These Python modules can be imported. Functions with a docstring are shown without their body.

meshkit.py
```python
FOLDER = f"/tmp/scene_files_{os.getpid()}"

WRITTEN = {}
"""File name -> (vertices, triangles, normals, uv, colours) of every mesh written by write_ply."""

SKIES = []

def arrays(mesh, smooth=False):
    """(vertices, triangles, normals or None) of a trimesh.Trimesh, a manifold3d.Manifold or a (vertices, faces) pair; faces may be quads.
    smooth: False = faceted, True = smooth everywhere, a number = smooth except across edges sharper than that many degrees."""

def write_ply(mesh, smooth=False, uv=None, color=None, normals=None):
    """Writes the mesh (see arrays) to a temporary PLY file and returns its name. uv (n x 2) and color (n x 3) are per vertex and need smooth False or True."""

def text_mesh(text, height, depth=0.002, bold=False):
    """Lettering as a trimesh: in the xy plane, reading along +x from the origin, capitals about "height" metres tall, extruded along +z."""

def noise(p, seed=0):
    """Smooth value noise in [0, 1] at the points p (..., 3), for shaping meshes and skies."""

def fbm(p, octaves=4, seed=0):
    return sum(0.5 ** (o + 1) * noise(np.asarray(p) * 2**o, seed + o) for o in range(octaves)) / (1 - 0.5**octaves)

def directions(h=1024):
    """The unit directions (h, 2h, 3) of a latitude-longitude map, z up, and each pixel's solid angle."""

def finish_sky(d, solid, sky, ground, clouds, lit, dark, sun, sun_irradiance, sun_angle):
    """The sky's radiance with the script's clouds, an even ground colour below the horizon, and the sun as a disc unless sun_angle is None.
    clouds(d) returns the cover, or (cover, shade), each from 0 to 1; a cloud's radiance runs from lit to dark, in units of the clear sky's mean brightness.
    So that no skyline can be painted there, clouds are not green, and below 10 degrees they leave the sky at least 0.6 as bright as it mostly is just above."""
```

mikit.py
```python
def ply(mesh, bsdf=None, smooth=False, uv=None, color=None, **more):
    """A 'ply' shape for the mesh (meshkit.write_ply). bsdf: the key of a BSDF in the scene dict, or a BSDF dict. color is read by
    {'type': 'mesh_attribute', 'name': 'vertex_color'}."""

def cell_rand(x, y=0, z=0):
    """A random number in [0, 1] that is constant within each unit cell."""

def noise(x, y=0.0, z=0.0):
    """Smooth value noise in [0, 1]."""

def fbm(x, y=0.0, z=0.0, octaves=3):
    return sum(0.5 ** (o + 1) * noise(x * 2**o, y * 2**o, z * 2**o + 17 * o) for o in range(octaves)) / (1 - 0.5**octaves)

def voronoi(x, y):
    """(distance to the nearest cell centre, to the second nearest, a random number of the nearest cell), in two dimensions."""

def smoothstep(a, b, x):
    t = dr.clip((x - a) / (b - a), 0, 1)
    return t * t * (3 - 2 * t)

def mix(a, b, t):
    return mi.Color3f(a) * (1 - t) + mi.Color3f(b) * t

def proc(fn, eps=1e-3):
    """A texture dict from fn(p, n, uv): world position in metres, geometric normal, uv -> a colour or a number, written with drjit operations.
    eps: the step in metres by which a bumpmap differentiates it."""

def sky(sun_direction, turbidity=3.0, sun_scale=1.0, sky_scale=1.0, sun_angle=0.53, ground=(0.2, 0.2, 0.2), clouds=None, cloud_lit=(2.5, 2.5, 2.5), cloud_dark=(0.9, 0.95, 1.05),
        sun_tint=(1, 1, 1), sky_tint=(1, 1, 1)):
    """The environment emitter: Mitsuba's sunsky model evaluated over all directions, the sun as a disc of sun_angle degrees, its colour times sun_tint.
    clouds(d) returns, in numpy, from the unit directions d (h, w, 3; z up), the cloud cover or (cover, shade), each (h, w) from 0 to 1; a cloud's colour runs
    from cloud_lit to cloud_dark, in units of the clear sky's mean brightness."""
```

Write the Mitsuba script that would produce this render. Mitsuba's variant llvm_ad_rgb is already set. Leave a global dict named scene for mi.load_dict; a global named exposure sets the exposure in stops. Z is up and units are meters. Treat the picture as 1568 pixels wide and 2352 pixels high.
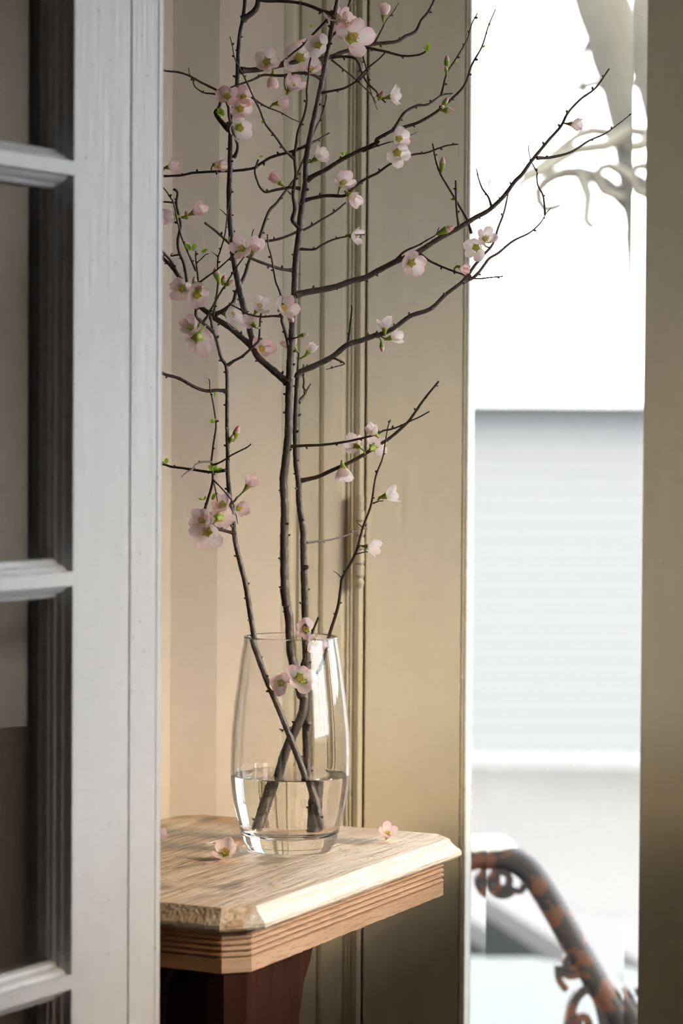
import math, random, re
import numpy as np, trimesh, drjit as dr, mitsuba as mi, mikit
from mikit import noise, fbm, mix, smoothstep
from shapely.geometry import Polygon, LineString, box as sbox
from shapely import affinity
T = mi.ScalarTransform4f
scene, labels = {}, {}
rng = random.Random(7); nrng = np.random.default_rng(11)

# ------------------------------------------------------------------ camera, sky, exposure
F, HORIZON, ROLL, EYE = 5800.0, 1000.0, 0.0064, 1.26
exposure = 6.68
PITCH = math.atan((1176 - HORIZON) / F)                # the camera looks a little down
Y = np.array([0, 1.0, 0]); C = np.array([0, 0, EYE]); W = np.array([0, math.cos(PITCH), -math.sin(PITCH)]); U0 = np.array([0, math.sin(PITCH), math.cos(PITCH)])
R = np.array([math.cos(ROLL), 0, 0]) + U0 * math.sin(ROLL); U = U0 * math.cos(ROLL) - np.array([math.sin(ROLL), 0, 0])
scene['camera'] = dict(type='thinlens', fov=2 * math.degrees(math.atan(784 / F)), fov_axis='x', aperture_radius=0.0093, focus_distance=3.06,
    near_clip=0.05, far_clip=500,
    to_world=T().look_at(origin=C.tolist(), target=(C + W).tolist(), up=U.tolist()))
SUN = (math.cos(math.radians(-28)) * math.cos(math.radians(23)), math.sin(math.radians(-28)) * math.cos(math.radians(23)), math.sin(math.radians(23)))
def overcast(d):                                   # an even white winter cloud cover
    return np.ones(d.shape[:2]), 0.25 * np.clip(1 - d[..., 2], 0, 1)
scene['sky'] = mikit.sky(SUN, turbidity=4, sun_scale=0.032, sky_scale=1.0, sun_angle=16, ground=(0.2, 0.2, 0.2), clouds=overcast,
    cloud_lit=(.955, .99, 1.03), cloud_dark=(.86, .90, .95))

# ------------------------------------------------------------------ helpers
def P(px, py, D):
    """the point that lies D metres deep on the line of sight through a pixel of the photograph"""
    d = W + (px - 784) / F * R - (py - 1176) / F * U; return C + d * (D / d[1])
def X(px, D): return float(P(px, HORIZON, D)[0])            # plan coordinate at the horizon
def free(key):
    if key not in scene and key not in labels: return key
    n = 1
    while f'{key}_{n:03d}' in scene or f'{key}_{n:03d}' in labels: n += 1
    return f'{key}_{n:03d}'
def obj(name, mesh, bsdf, parent=None, smooth=False, label=None, kind=None, category=None, group=None, **more):
    key = free((parent + '__' if parent else '') + name)
    scene[key] = mesh if isinstance(mesh, dict) else mikit.ply(mesh, bsdf, smooth=smooth, **more)
    d = {k: v for k, v in dict(label=label, kind=kind, category=category, group=group).items() if v}
    if d: labels[key] = d
    return key
def thing(name, label, category, group=None, kind=None):
    key = free(name)
    labels[key] = {k: v for k, v in dict(label=label, category=category, group=group, kind=kind).items() if v}
    return key
def B(x0, x1, y0, y1, z0, z1):
    m = trimesh.creation.box((abs(x1 - x0), abs(y1 - y0), abs(z1 - z0))); m.apply_translation(((x0 + x1) / 2, (y0 + y1) / 2, (z0 + z1) / 2)); return m
def ear(pts):
    import mapbox_earcut as me
    return np.asarray(me.triangulate_float64(np.array(pts, float), np.array([len(pts)], np.uint32))).reshape(-1, 3)
def cat(*m): return trimesh.util.concatenate([x for g in m for x in (g if isinstance(g, (list, tuple)) else [g])])
def prism(pts, z0, z1):
    p = Polygon(pts) if not hasattr(pts, 'exterior') else pts
    m = trimesh.creation.extrude_polygon(p.buffer(0), z1 - z0, engine='earcut'); m.apply_translation((0, 0, z0)); return m
def slab(a, b, t, z0, z1):
    """an upright slab from plan point a to b, its front face on that line, its thickness t to the left of a->b"""
    a, b = np.array(a, float), np.array(b, float); d = (b - a) / np.linalg.norm(b - a); n = np.array([-d[1], d[0]]) * t
    return prism([a, b, b + n, a + n], z0, z1)
def lathe(profile, sides=48):
    m = trimesh.creation.revolve(np.array(profile, float), sections=sides); return m
def spline(pts, step):
    p = np.asarray(pts, float)
    if len(p) == 2: p = np.array([p[0], (p[0] + p[1]) / 2, p[1]])
    q = np.vstack([2 * p[0] - p[1], p, 2 * p[-1] - p[-2]]); out = []
    for i in range(1, len(q) - 2):
        n = max(2, int(np.linalg.norm(q[i + 1, :3] - q[i, :3]) / step)); t = np.linspace(0, 1, n, endpoint=False)[:, None]
        a, b, c, d = q[i - 1], q[i], q[i + 1], q[i + 2]
        out.append(0.5 * ((2 * b) + (c - a) * t + (2 * a - 5 * b + 4 * c - d) * t ** 2 + (3 * b - a - 3 * c + d) * t ** 3))
    return np.vstack(out + [p[-1:]])
def tube(pts, radii, sides=8, wob=0.0, cap=True):
    p = np.asarray(pts, float); r = np.broadcast_to(radii, (len(p),)).astype(float); t = np.gradient(p, axis=0); t /= np.linalg.norm(t, axis=1, keepdims=True) + 1e-12
    a = np.cross(t[0], [0.3, 0.9, 0.31]); a /= np.linalg.norm(a); vs = []
    for i in range(len(p)):
        a = a - t[i] * (a @ t[i]); a /= np.linalg.norm(a); b = np.cross(t[i], a); ang = np.arange(sides) * 2 * math.pi / sides
        rr = r[i] * (1 + wob * nrng.uniform(-1, 1, sides))
        vs.append(p[i] + rr[:, None] * (np.cos(ang)[:, None] * a + np.sin(ang)[:, None] * b))
    v = np.vstack(vs); n = len(p); i, j = np.meshgrid(np.arange(n - 1), np.arange(sides), indexing='ij'); k = (j + 1) % sides
    q = np.stack([i * sides + j, i * sides + k, (i + 1) * sides + k, (i + 1) * sides + j], -1).reshape(-1, 4)
    f = np.vstack([q[:, [0, 1, 2]], q[:, [0, 2, 3]]])
    if cap:
        v = np.vstack([v, p[0] - t[0] * r[0] * .1, p[-1] + t[-1] * r[-1] * .5]); e = np.arange(sides); g = (e + 1) % sides; o = (n - 1) * sides
        f = np.vstack([f, np.stack([g, e, e * 0 + n * sides], 1), np.stack([o + e, o + g, e * 0 + n * sides + 1], 1)])
    return trimesh.Trimesh(v, f, process=False)
def turn_to(z, spin=0.0):
    """a 4x4 that turns +z to the direction z, after a spin about it"""
    z = np.asarray(z, float) / np.linalg.norm(z); x = np.cross([0, 0, 1.0] if abs(z[2]) < .95 else [1.0, 0, 0], z); x /= np.linalg.norm(x); y = np.cross(z, x)
    m = np.eye(4); m[:3, 0], m[:3, 1], m[:3, 2] = x, y, z
    return m @ trimesh.transformations.rotation_matrix(spin, [0, 0, 1])
def camdir(v): v = np.asarray(v, float); w = v[0] * R + v[1] * U - v[2] * W; return w / np.linalg.norm(w)

# ------------------------------------------------------------------ materials
def two(d): return dict(type='twosided', bsdf=d)
def pr(col, rough=.6, **k): return dict(type='principled', base_color=mikit.proc(col) if callable(col) else dict(type='rgb', value=list(col)), roughness=rough, **k)
def bump(b, fn, scale, eps=1e-3): return dict(type='bumpmap', arbitrary=mikit.proc(fn, eps=eps), bsdf=b, scale=scale)
def wall_col(p, n, uv):
    s = fbm(p.x * 3, p.y * 3, p.z * 2, 3); return mix((.575, .495, .405), (.635, .555, .46), s)
def trim_col(p, n, uv):
    s = fbm(p.x * 8, p.y * 8, p.z * 2, 3); c = mix((.55, .49, .365), (.60, .54, .41), s)
    k = smoothstep(.80, .86, fbm(p.x * 160, p.y * 160, p.z * 40, 2)); return mix(c, (.34, .27, .18), k * .18)
def white_col(p, n, uv):
    s = fbm(p.x * 30, p.y * 30, p.z * 3, 3); c = mix((.49, .50, .51), (.545, .555, .565), s)
    k = smoothstep(.90, .95, noise(p.x * 190 + 3, p.y * 190, p.z * 130)); return mix(c, (.22, .20, .17), k * .5)
def brush(p, n, uv): return fbm(p.x * 260, p.y * 260, p.z * 9, 2) + .5 * fbm(p.x * 60, p.y * 60, p.z * 50, 2)
def chip(p, n, uv): return fbm(p.x * 70, p.y * 70, p.z * 6, 3)
scene['wall_paint'] = two(bump(pr(wall_col, .7), brush, .0005))
scene['trim_paint'] = two(bump(pr(trim_col, .5), chip, .0012))
scene['bead_paint'] = two(bump(pr((.62, .64, .59), .45), chip, .001)); scene['hinge_pin'] = two(pr((.16, .10, .06), .7)); scene['trim_plain'] = two(pr((.58, .52, .395), .5))
scene['white_paint'] = two(bump(pr(white_col, .42), brush, .0005))
scene['shade_paint'] = two(pr((.035, .026, .016), .8)); scene['shade_box_brown'] = two(pr((.15, .132, .103), .6)); scene['ceiling_paint'] = two(pr((.30, .26, .20), .8)); scene['dark_paint'] = two(pr((.13, .10, .07), .8))  # near-black shade_paint stands in for the shade behind the door glass
TU = np.array([.439, .898]); TV = np.array([-.898, .439]); T0 = np.array([-.1025, 2.697])   # the table's long and short directions and its front corner
def grain(p):
    u = (p.x - T0[0]) * TU[0] + (p.y - T0[1]) * TU[1]; v = (p.x - T0[0]) * TV[0] + (p.y - T0[1]) * TV[1]
    w = v + .012 * noise(u * 7, v * 9) + .004 * noise(u * 25, v * 20)
    return u, v, w
def top_col(p, n, uv):
    u, v, w = grain(p)
    g = fbm(u * 5, w * 150, p.z * 150, 3); fine = noise(u * 26, w * 800, p.z * 700)
    c = mix((.48, .335, .205), (.69, .56, .41), smoothstep(.3, .7, g)); c = mix(c, (.34, .22, .13), smoothstep(.60, .85, fine) * .5)
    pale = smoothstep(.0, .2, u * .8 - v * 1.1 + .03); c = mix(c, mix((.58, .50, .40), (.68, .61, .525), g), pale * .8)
    c = mix(c, mix((.62, .55, .47), (.80, .755, .70), smoothstep(.3, .7, noise(u * 14, w * 900, p.z * 900))), smoothstep(.004, -.004, v))  # right edge painted whiter, standing in for the light it catches
    worn = smoothstep(.50, .72, fbm(u * 9 + 4, v * 9, 0, 3)) * smoothstep(.03, .2, v); c = mix(c, (.40, .225, .115), worn * .85)
    st = smoothstep(.62, .82, fbm(u * 13 + 31, v * 26 + 5, 0, 3)); c = mix(c, (.20, .14, .095), st * smoothstep(.0, .08, v) * .7)
    dots = smoothstep(.88, .95, noise(u * 170, v * 330, 3.0)); c = mix(c, (.14, .08, .05), dots * smoothstep(.005, .02, v) * .75)
    return c
def top_bump(p, n, uv):
    u, v, w = grain(p); return noise(u * 12, w * 420, p.z * 420) + .6 * fbm(u * 6, w * 120, p.z * 120, 2)
def apron_col(p, n, uv):
    u, v, w = grain(p); g = fbm(u * 14 + v * 14, 2.0, p.z * 60, 3); c = mix((.46, .315, .22), (.58, .42, .31), g)
    return mix(c, (.22, .11, .06), smoothstep(.6, .8, noise(u * 60 + v * 60, 0, p.z * 900)) * .4)
def leg_col(p, n, uv): return mix((.024, .006, .004), (.055, .018, .010), fbm(p.x * 90, p.y * 90, p.z * 6, 3))
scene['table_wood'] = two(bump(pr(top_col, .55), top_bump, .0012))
scene['apron_wood'] = two(pr(apron_col, .6))
def warm_col(p, n, uv):
    u, v, w = grain(p); return mix((.40, .19, .075), (.62, .33, .15), fbm(v * 14, 2.0, p.z * 90, 3))
scene['apron_warm'] = two(pr(warm_col, .45))
scene['leg_wood'] = two(pr(leg_col, .6, specular=.2))
def bark_col(p, n, uv):
    s = fbm(p.x * 60, p.y * 60, p.z * 25, 3); c = mix((.066, .050, .040), (.165, .138, .113), s)
    k = smoothstep(.78, .86, noise(p.x * 420, p.y * 420, p.z * 300)); return mix(c, (.30, .16, .08), k * .7)
def bark_bump(p, n, uv): return fbm(p.x * 300, p.y * 300, p.z * 110, 3)
scene['bark'] = two(bump(pr(bark_col, .38, specular=.6), bark_bump, .0014))
def twig_col(p, n, uv): return mix((.055, .032, .022), (.135, .092, .068), fbm(p.x * 120, p.y * 120, p.z * 60, 3))
scene['twig_bark'] = two(pr(twig_col, .42, specular=.5))
scene['pale_bark'] = two(pr((.30, .26, .235), .45))
scene['cut_wood'] = two(pr((.62, .44, .24), .7))
vc = dict(type='mesh_attribute', name='vertex_color')
scene['petal_skin'] = dict(type='principledthin', base_color=vc, roughness=.55, diff_trans=1.0, spec_trans=0.0, eta=1.35)
scene['leaf_skin'] = dict(type='principledthin', base_color=dict(type='rgb', value=[.40, .62, .06]), roughness=.45, diff_trans=.8, spec_trans=0.0)
scene['calyx_skin'] = two(dict(type='principled', base_color=vc, roughness=.45))
scene['anther_skin'] = two(dict(type='principled', base_color=vc, roughness=.7))
scene['vase_glass'] = dict(type='dielectric', int_ior=1.5, ext_ior=1.0)
scene['water_in_glass'] = dict(type='dielectric', int_ior=1.333, ext_ior=1.5)
scene['water_top'] = dict(type='dielectric', int_ior=1.333, ext_ior=1.0)
scene['bubble_air'] = dict(type='dielectric', int_ior=1.0, ext_ior=1.333)
scene['pane_glass'] = dict(type='dielectric', int_ior=1.5, ext_ior=1.0)
scene['door_glass'] = dict(type='thindielectric', int_ior=1.5)

# ------------------------------------------------------------------ the room
ZC = 2.75
def st(name, mesh, bsdf, parent=None, label=None, smooth=False): return obj(name, mesh, bsdf, parent, smooth, label, None if parent else 'structure')
st('floor', B(-2.2, 2.0, -1.2, 3.75, -.08, 0), 'leg_wood', label='dark floor of the room')
st('ceiling', B(-2.35, 2.2, -1.35, 4.0, ZC, ZC + .1), 'ceiling_paint', label='ceiling of the room')
A0, A1 = (X(648, 3.562), 3.562), (X(500, 3.48), 3.48)
A2 = (X(392, 3.452), 3.452)
st('wall_back', cat(slab(A1, A0, .08, 0, ZC), slab(A2, A1, .08, 0, ZC)), 'wall_paint', label='warm beige plastered wall behind the branches')
b0 = (X(393, 3.450), 3.450); b1 = (X(366, 3.43), 3.43)
st('trim_1', cat(slab(b1, b0, .05, 0, ZC), slab((-.9, 3.445), b1, .05, 0, ZC)), 'wall_paint', label='narrow cream strip beside the white door')
# moulded architrave, one drawn profile
def TD_(px): return .030 + .43 * (X(px, 3.6) - X(640, 3.6))      # the window wall turns away to the right
def prof(pts, back): pts = [(px, D + TD_(px)) for px, D in pts]; return [(X(px, D), D) for px, D in pts] + [(X(pts[-1][0], pts[-1][1] + .09), pts[-1][1] + .09), (X(pts[0][0], pts[0][1] + .09), pts[0][1] + .09)]
pts = [(640, 3.534), (642, 3.530), (650, 3.529), (668, 3.529), (674, 3.532), (681, 3.533), (688, 3.5295), (730, 3.528), (732, 3.5305), (734, 3.531), (737, 3.5275), (744, 3.525), (785, 3.525),
       (790, 3.528), (795, 3.529), (797, 3.5265), (800, 3.525), (803, 3.526), (804, 3.5275), (805, 3.526), (808, 3.524), (811, 3.525), (812, 3.527), (813, 3.525), (817, 3.522), (826, 3.518), (833, 3.5195), (836, 3.526), (836.5, 3.56)]
st('trim_2', prism(prof(pts, 3.64), 0, ZC), 'trim_paint', label='fluted beige architrave with a hinge')
w1 = thing('window_1', 'tall window with a bevelled glass pane in a beige painted frame', None, kind='structure')
pts = [(840, 3.57), (840.5, 3.528), (843, 3.524), (1056, 3.524), (1060, 3.524), (1062, 3.528), (1064, 3.524), (1067, 3.524), (1068, 3.530), (1070, 3.536), (1080, 3.575)]
st('stile', prism(prof(pts, 3.64), 0, ZC), 'trim_paint', w1, 'flat beige stile left of the pane')
st('glazing_bead', prism(prof([(1069, 3.54), (1069.5, 3.529), (1072, 3.527), (1076, 3.528), (1087, 3.566), (1089, 3.568), (1089.5, 3.575)], 3.6), 0, ZC), 'bead_paint', w1, 'pale bead around the pane')
glz = 3.572 + TD_(1088) + .012
gx0, gx1 = X(1084, glz), X(1484, glz); bw = X(1130, glz) - X(1090, glz)
def pane_mesh(x0, x1, z0, z1, y, t, e):
    xs, zs = [x0, x0 + bw, x1 - bw, x1], [z0, z0 + bw, z1 - bw, z1]; v = []
    for j in range(4):
        for i in range(4): v.append((xs[i], y - (t if 0 < i < 3 and 0 < j < 3 else e), zs[j]))
    n = len(v); v += [(xs[i], y, zs[j]) for j in range(4) for i in range(4)]; f = []
    for j in range(3):
        for i in range(3):
            a, b, c, d = j * 4 + i, j * 4 + i + 1, j * 4 + i + 5, j * 4 + i + 4
            f += [(a, b, c), (a, c, d), (n + c, n + b, n + a), (n + d, n + c, n + a)]
    ring = [0, 1, 2, 3, 7, 11, 15, 14, 13, 12, 8, 4]
    for k in range(12):
        a, b = ring[k], ring[(k + 1) % 12]; f += [(b, a, n + a), (b, n + a, n + b)]
    return trimesh.Trimesh(np.array(v), np.array(f), process=False)
st('pane', pane_mesh(gx0, gx1, .30, 2.45, glz, .006, .0046), 'pane_glass', w1)
st('rail', cat(B(gx0 - .01, gx1 + .02, glz - .03, glz + .06, 0, .31), B(gx0 - .01, gx1 + .02, glz - .03, glz + .06, 2.44, ZC)), 'trim_paint', w1)
# hinge on the stile
hx, hD = 826.5, 3.505 + TD_(826); zpx = hD / F
def hz(py): return float(P(826, py, hD)[2])
hinge = obj('hinge', lathe([(0, hz(1326)), (.0045, hz(1326)), (.0045, hz(1171)), (0, hz(1171))], 24), 'hinge_pin', w1, smooth=40, label='painted knuckle hinge')
scene[hinge]['to_world'] = T().translate([X(hx, hD), hD, 0])
for a, b in ((1172, 1195.5), (1198.5, 1229.5), (1232.5, 1260), (1263, 1294), (1297, 1324)):
    k = obj('knuckle', lathe([(0, hz(b)), (.0060, hz(b)), (.0072, hz(b - 2)), (.0072, hz(a + 2)), (.0060, hz(a)), (0, hz(a))], 24), 'trim_plain', hinge, smooth=40); scene[k]['to_world'] = scene[hinge]['to_world']
for prf in ([(0, 1172), (.0038, 1172), (.0038, 1164), (.0066, 1163), (.0072, 1160), (.0055, 1157), (.0062, 1153), (.0070, 1147), (.0060, 1140), (.0035, 1137), (0, 1136)],
            [(0, 1353), (.0015, 1352), (.0048, 1348), (.0074, 1341), (.0070, 1335), (.0045, 1331), (.0030, 1329), (.0030, 1324), (0, 1324)]):
    k = obj('finial', lathe([(r, hz(p)) for r, p in prf], 24), 'trim_plain', hinge, smooth=40); scene[k]['to_world'] = scene[hinge]['to_world']
# splayed return right of the pane, then the wall with the big side window
e0 = glz - .008
c0, c1 = (X(1477, e0), e0), (2.0, e0 - .32)
wr = lambda x: c0[1] + (x - c0[0]) / (c1[0] - c0[0]) * (c1[1] - c0[1])
WX0, WX1, WZ0, WZ1 = .78, 1.88, .98, 2.25                  # one more window in this wall, out of the picture
def wpart(x0, x1, z0, z1): return prism([(x0, wr(x0)), (x1, wr(x1)), (x1, wr(x1) + .1), (x0, wr(x0) + .11)], z0, z1)
st('wall_right', cat(prism([c0, (WX0, wr(WX0)), (WX0, wr(WX0) + .11), (X(1477, e0 + .11), e0 + .11)], 0, ZC), wpart(WX1, 2.0, 0, ZC), wpart(WX0, WX1, 0, WZ0), wpart(WX0, WX1, WZ1, ZC)), 'trim_paint', label='shaded beige wall right of the window')
q0, q1 = TD_(632), TD_(1082)
st('wall_behind', cat(prism([(X(520, 3.62), 3.60), (X(632, 3.63), 3.61 + q0), (X(1080, 3.63 + q1), 3.61 + q1), (X(1080, 3.7 + q1), 3.7 + q1), (X(632, 3.75), 3.75 + q0), (X(500, 3.9), 3.9)], 0, ZC), prism([(-2.2, 3.61), (X(378, 3.64), 3.64), (X(430, 3.72), 3.72), (X(430, 3.8), 3.8), (-2.2, 3.8)], 0, ZC)), 'wall_paint')
SX, SZ0, SZ1, SY0, SY1 = 2.0, .86, 2.15, 1.22, 2.85          # the big side window
FY = -1.2
st('wall_side', cat(B(SX, SX + .2, FY - .15, SY0, 0, ZC), B(SX, SX + .2, SY1, 3.6, 0, ZC), B(SX, SX + .2, SY0, SY1, 0, SZ0), B(SX, SX + .2, SY0, SY1, SZ1, ZC)), 'wall_paint')
st('wall_front', B(-2.2, SX + .2, FY - .15, FY, 0, ZC), 'dark_paint')
st('wall_far', B(-2.35, -2.2, FY - .15, 4.3, 0, ZC), 'dark_paint')
st('added_shade_box', prism([(.46, 1.9), (SX, 1.9), (SX, 3.25), (.62, 3.5)], 0, .87), 'shade_box_brown', label='unseen box added right of the table to shade the wall')  # out-of-view box added to keep light off the wall under the table
st('window_3', cat(wpart(1.315, 1.345, WZ0, WZ1), wpart(WX0, WX1, 1.62, 1.65)), 'trim_plain')
st('window_2', cat(B(SX, SX + .06, SY0, SY1, 1.78, 1.81), *[B(SX, SX + .06, y - .025, y + .025, SZ0, SZ1) for y in np.linspace(SY0, SY1, 5)]), 'white_paint')

# ------------------------------------------------------------------ the glazed white door at the left
dn, dt = np.array([.855, -.518]), np.array([.518, .855])       # its face's normal; the way it runs, away from the camera
d0 = np.array([X(376, 2.60), 2.60])
def dp(s, k): q = d0 - dt * s + dn * k; return (float(q[0]), float(q[1]))      # s back along the door from its far edge, k proud of its face
def dprism(pts, z0, z1): return prism([dp(*q) for q in pts], z0, z1)
door = thing('door_1', 'white painted glazed door standing ajar', None, kind='structure')
st('jamb', dprism([(-.002, -.04), (0, -.003), (.002, -.001), (.0095, -.0015), (.0105, .0015), (.013, .0025), (.0155, .0012), (.0585, .001), (.0592, -.0008), (.0592, -.04)], 0, 2.6), 'white_paint', door, 'white edge strip with a bead')
sw = .1525
st('stile', dprism([(.0597, -.04), (.0597, -.0006), (.0604, 0), (sw, 0), (sw + .0005, -.001), (sw + .0008, -.0095), (sw + .0020, -.0115), (sw + .0024, -.0185), (sw + .0036, -.0205), (sw + .0040, -.026), (sw + .0045, -.027), (sw + .0045, -.04)], 0, 2.6), 'white_paint', door, 'white door stile')
L2 = sw + .62
st('stile', dprism([(L2 - .013, -.04), (L2 - .013, -.024), (L2, -.006), (L2, 0), (L2 + .11, 0), (L2 + .11, -.04)], 0, 2.6), 'white_paint', door)
bars = (.320, .7204, 1.1178, 1.5185, 1.916, 2.31); hb = .0066
barp = [(-hb, 0), (hb, 0), (hb + .0008, -.001), (hb + .0012, -.006), (hb + .005, -.009), (hb + .0075, -.0125), (hb + .0075, -.016), (hb + .0115, -.0185), (hb + .013, -.0225), (hb + .013, -.026)]
barp = [(-a, k) for a, k in reversed(barp[2:])] + barp
for i, zc in enumerate(bars):
    m = trimesh.creation.extrude_polygon(Polygon(barp), L2 - sw + .026, engine='earcut')
    q = m.vertices.copy(); w = np.zeros_like(q)                      # q: (height, proud, along)
    for j, (a, k, s) in enumerate(q):
        sdoor = s + sw - .010; lim = sw + (0.0 if k > -.0005 else min(.004, max(0, -k * .16)))   # mitred against the stile's moulding
        sdoor = max(sdoor, lim) if s < .2 else min(sdoor, L2 - (lim - sw))
        x, y = dp(sdoor, k); w[j] = (x, y, zc + a)
    m.vertices = w; m.fix_normals(); st('glazing_bar', m, 'white_paint', door)
ends = [0] + [b for b in bars] + [2.6]
for a, b in zip(ends[:-1], ends[1:]):
    if b - a > .2: st('pane', dprism([(sw + .0035, -.0285), (L2 - .003, -.0285), (L2 - .003, -.0295), (sw + .0035, -.0295)], a + .009, b - .009), 'door_glass', door)
st('wall_left', prism([dp(.02, -.055), dp(1.25, -.055), dp(1.25, -.075), dp(.02, -.075)], 0, ZC), 'shade_paint', label='wall behind the glazed door, coloured near black in place of shade')

# ------------------------------------------------------------------ the table
TZ = .75
table = thing('side_table', 'old pale wooden side table with cut corners and a reeded apron under the vase', 'table')
LU, LV, CH = .575, .398, .027
def outline(off):
    u0, v0, u1, v1, c = -off, -off, LU + off, LV + off, CH + off * .586
    return [(u0, v0 + c), (u0 + c, v0), (u1 - c, v0), (u1, v0 + c), (u1, v1 - c), (u1 - c, v1), (u0 + c, v1), (u0, v1 - c)]
def tw(pts2, z): q = np.array(pts2); xy = T0 + q[:, :1] * TU + q[:, 1:2] * TV; return np.column_stack([xy, np.full(len(q), z)])
def ring_loft(levels, n_sub=1):
    """levels: (offset, z). A closed loft through the table's outline at each offset"""
    rings = []
    for off, z in levels:
        o = np.array(outline(off)); o = np.vstack([np.linspace(a, b, n_sub, endpoint=False) for a, b in zip(o, np.roll(o, -1, 0))]); rings.append(tw(o, z))
    n = len(rings[0]); v = np.vstack(rings); f = []
    for k in range(len(rings) - 1):
        for i in range(n):
            a, b = k * n + i, k * n + (i + 1) % n; f += [(a, a + n, b), (b, a + n, b + n)]
    top = len(v); v = np.vstack([v, rings[0].mean(0), rings[-1].mean(0)]); o = (len(rings) - 1) * n
    for i in range(n): f += [(i, (i + 1) % n, top), (o + (i + 1) % n, o + i, top + 1)]
    m = trimesh.Trimesh(v, np.array(f), process=False); m.fix_normals(); return m
SUB = 60
lv = [(0.0, TZ), (.0012, TZ - .0006), (.003, TZ - .0035), (.0055, TZ - .007), (.0095, TZ - .0105), (.0135, TZ - .0135), (.0158, TZ - .0165), (.0158, TZ - .0205), (.013, TZ - .0235), (-.004, TZ - .0255)]
top = ring_loft(lv, SUB)
n8 = 8 * SUB; v = top.vertices.copy()                                     # worn, nibbled edge
from meshkit import fbm as mfbm
for k in range(2, len(lv)):
    s = slice(k * n8, (k + 1) * n8); q = v[s]; e = (mfbm(q * [90, 90, 30], 3, 5) - .5); q2 = mfbm(q * [22, 22, 5], 2, 9)
    ctr = np.array([*(T0 + TU * LU / 2 + TV * LV / 2), 0]); dirn = ctr - q; dirn[:, 2] = 0; dirn /= np.linalg.norm(dirn, axis=1)[:, None]
    amt = (.0016 * e + .004 * np.clip(q2 - .62, 0, 1)) * (1.0 if k > 3 else .4); v[s] = q + dirn * amt[:, None]; v[s, 2] += .0010 * e
top.vertices = v
import manifold3d as m3
def man(m): m = trimesh.Trimesh(m.vertices, m.faces); m.merge_vertices(); m.fix_normals(); return m3.Manifold(m3.Mesh(np.asarray(m.vertices, np.float32), np.asarray(m.faces, np.uint32)))
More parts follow.
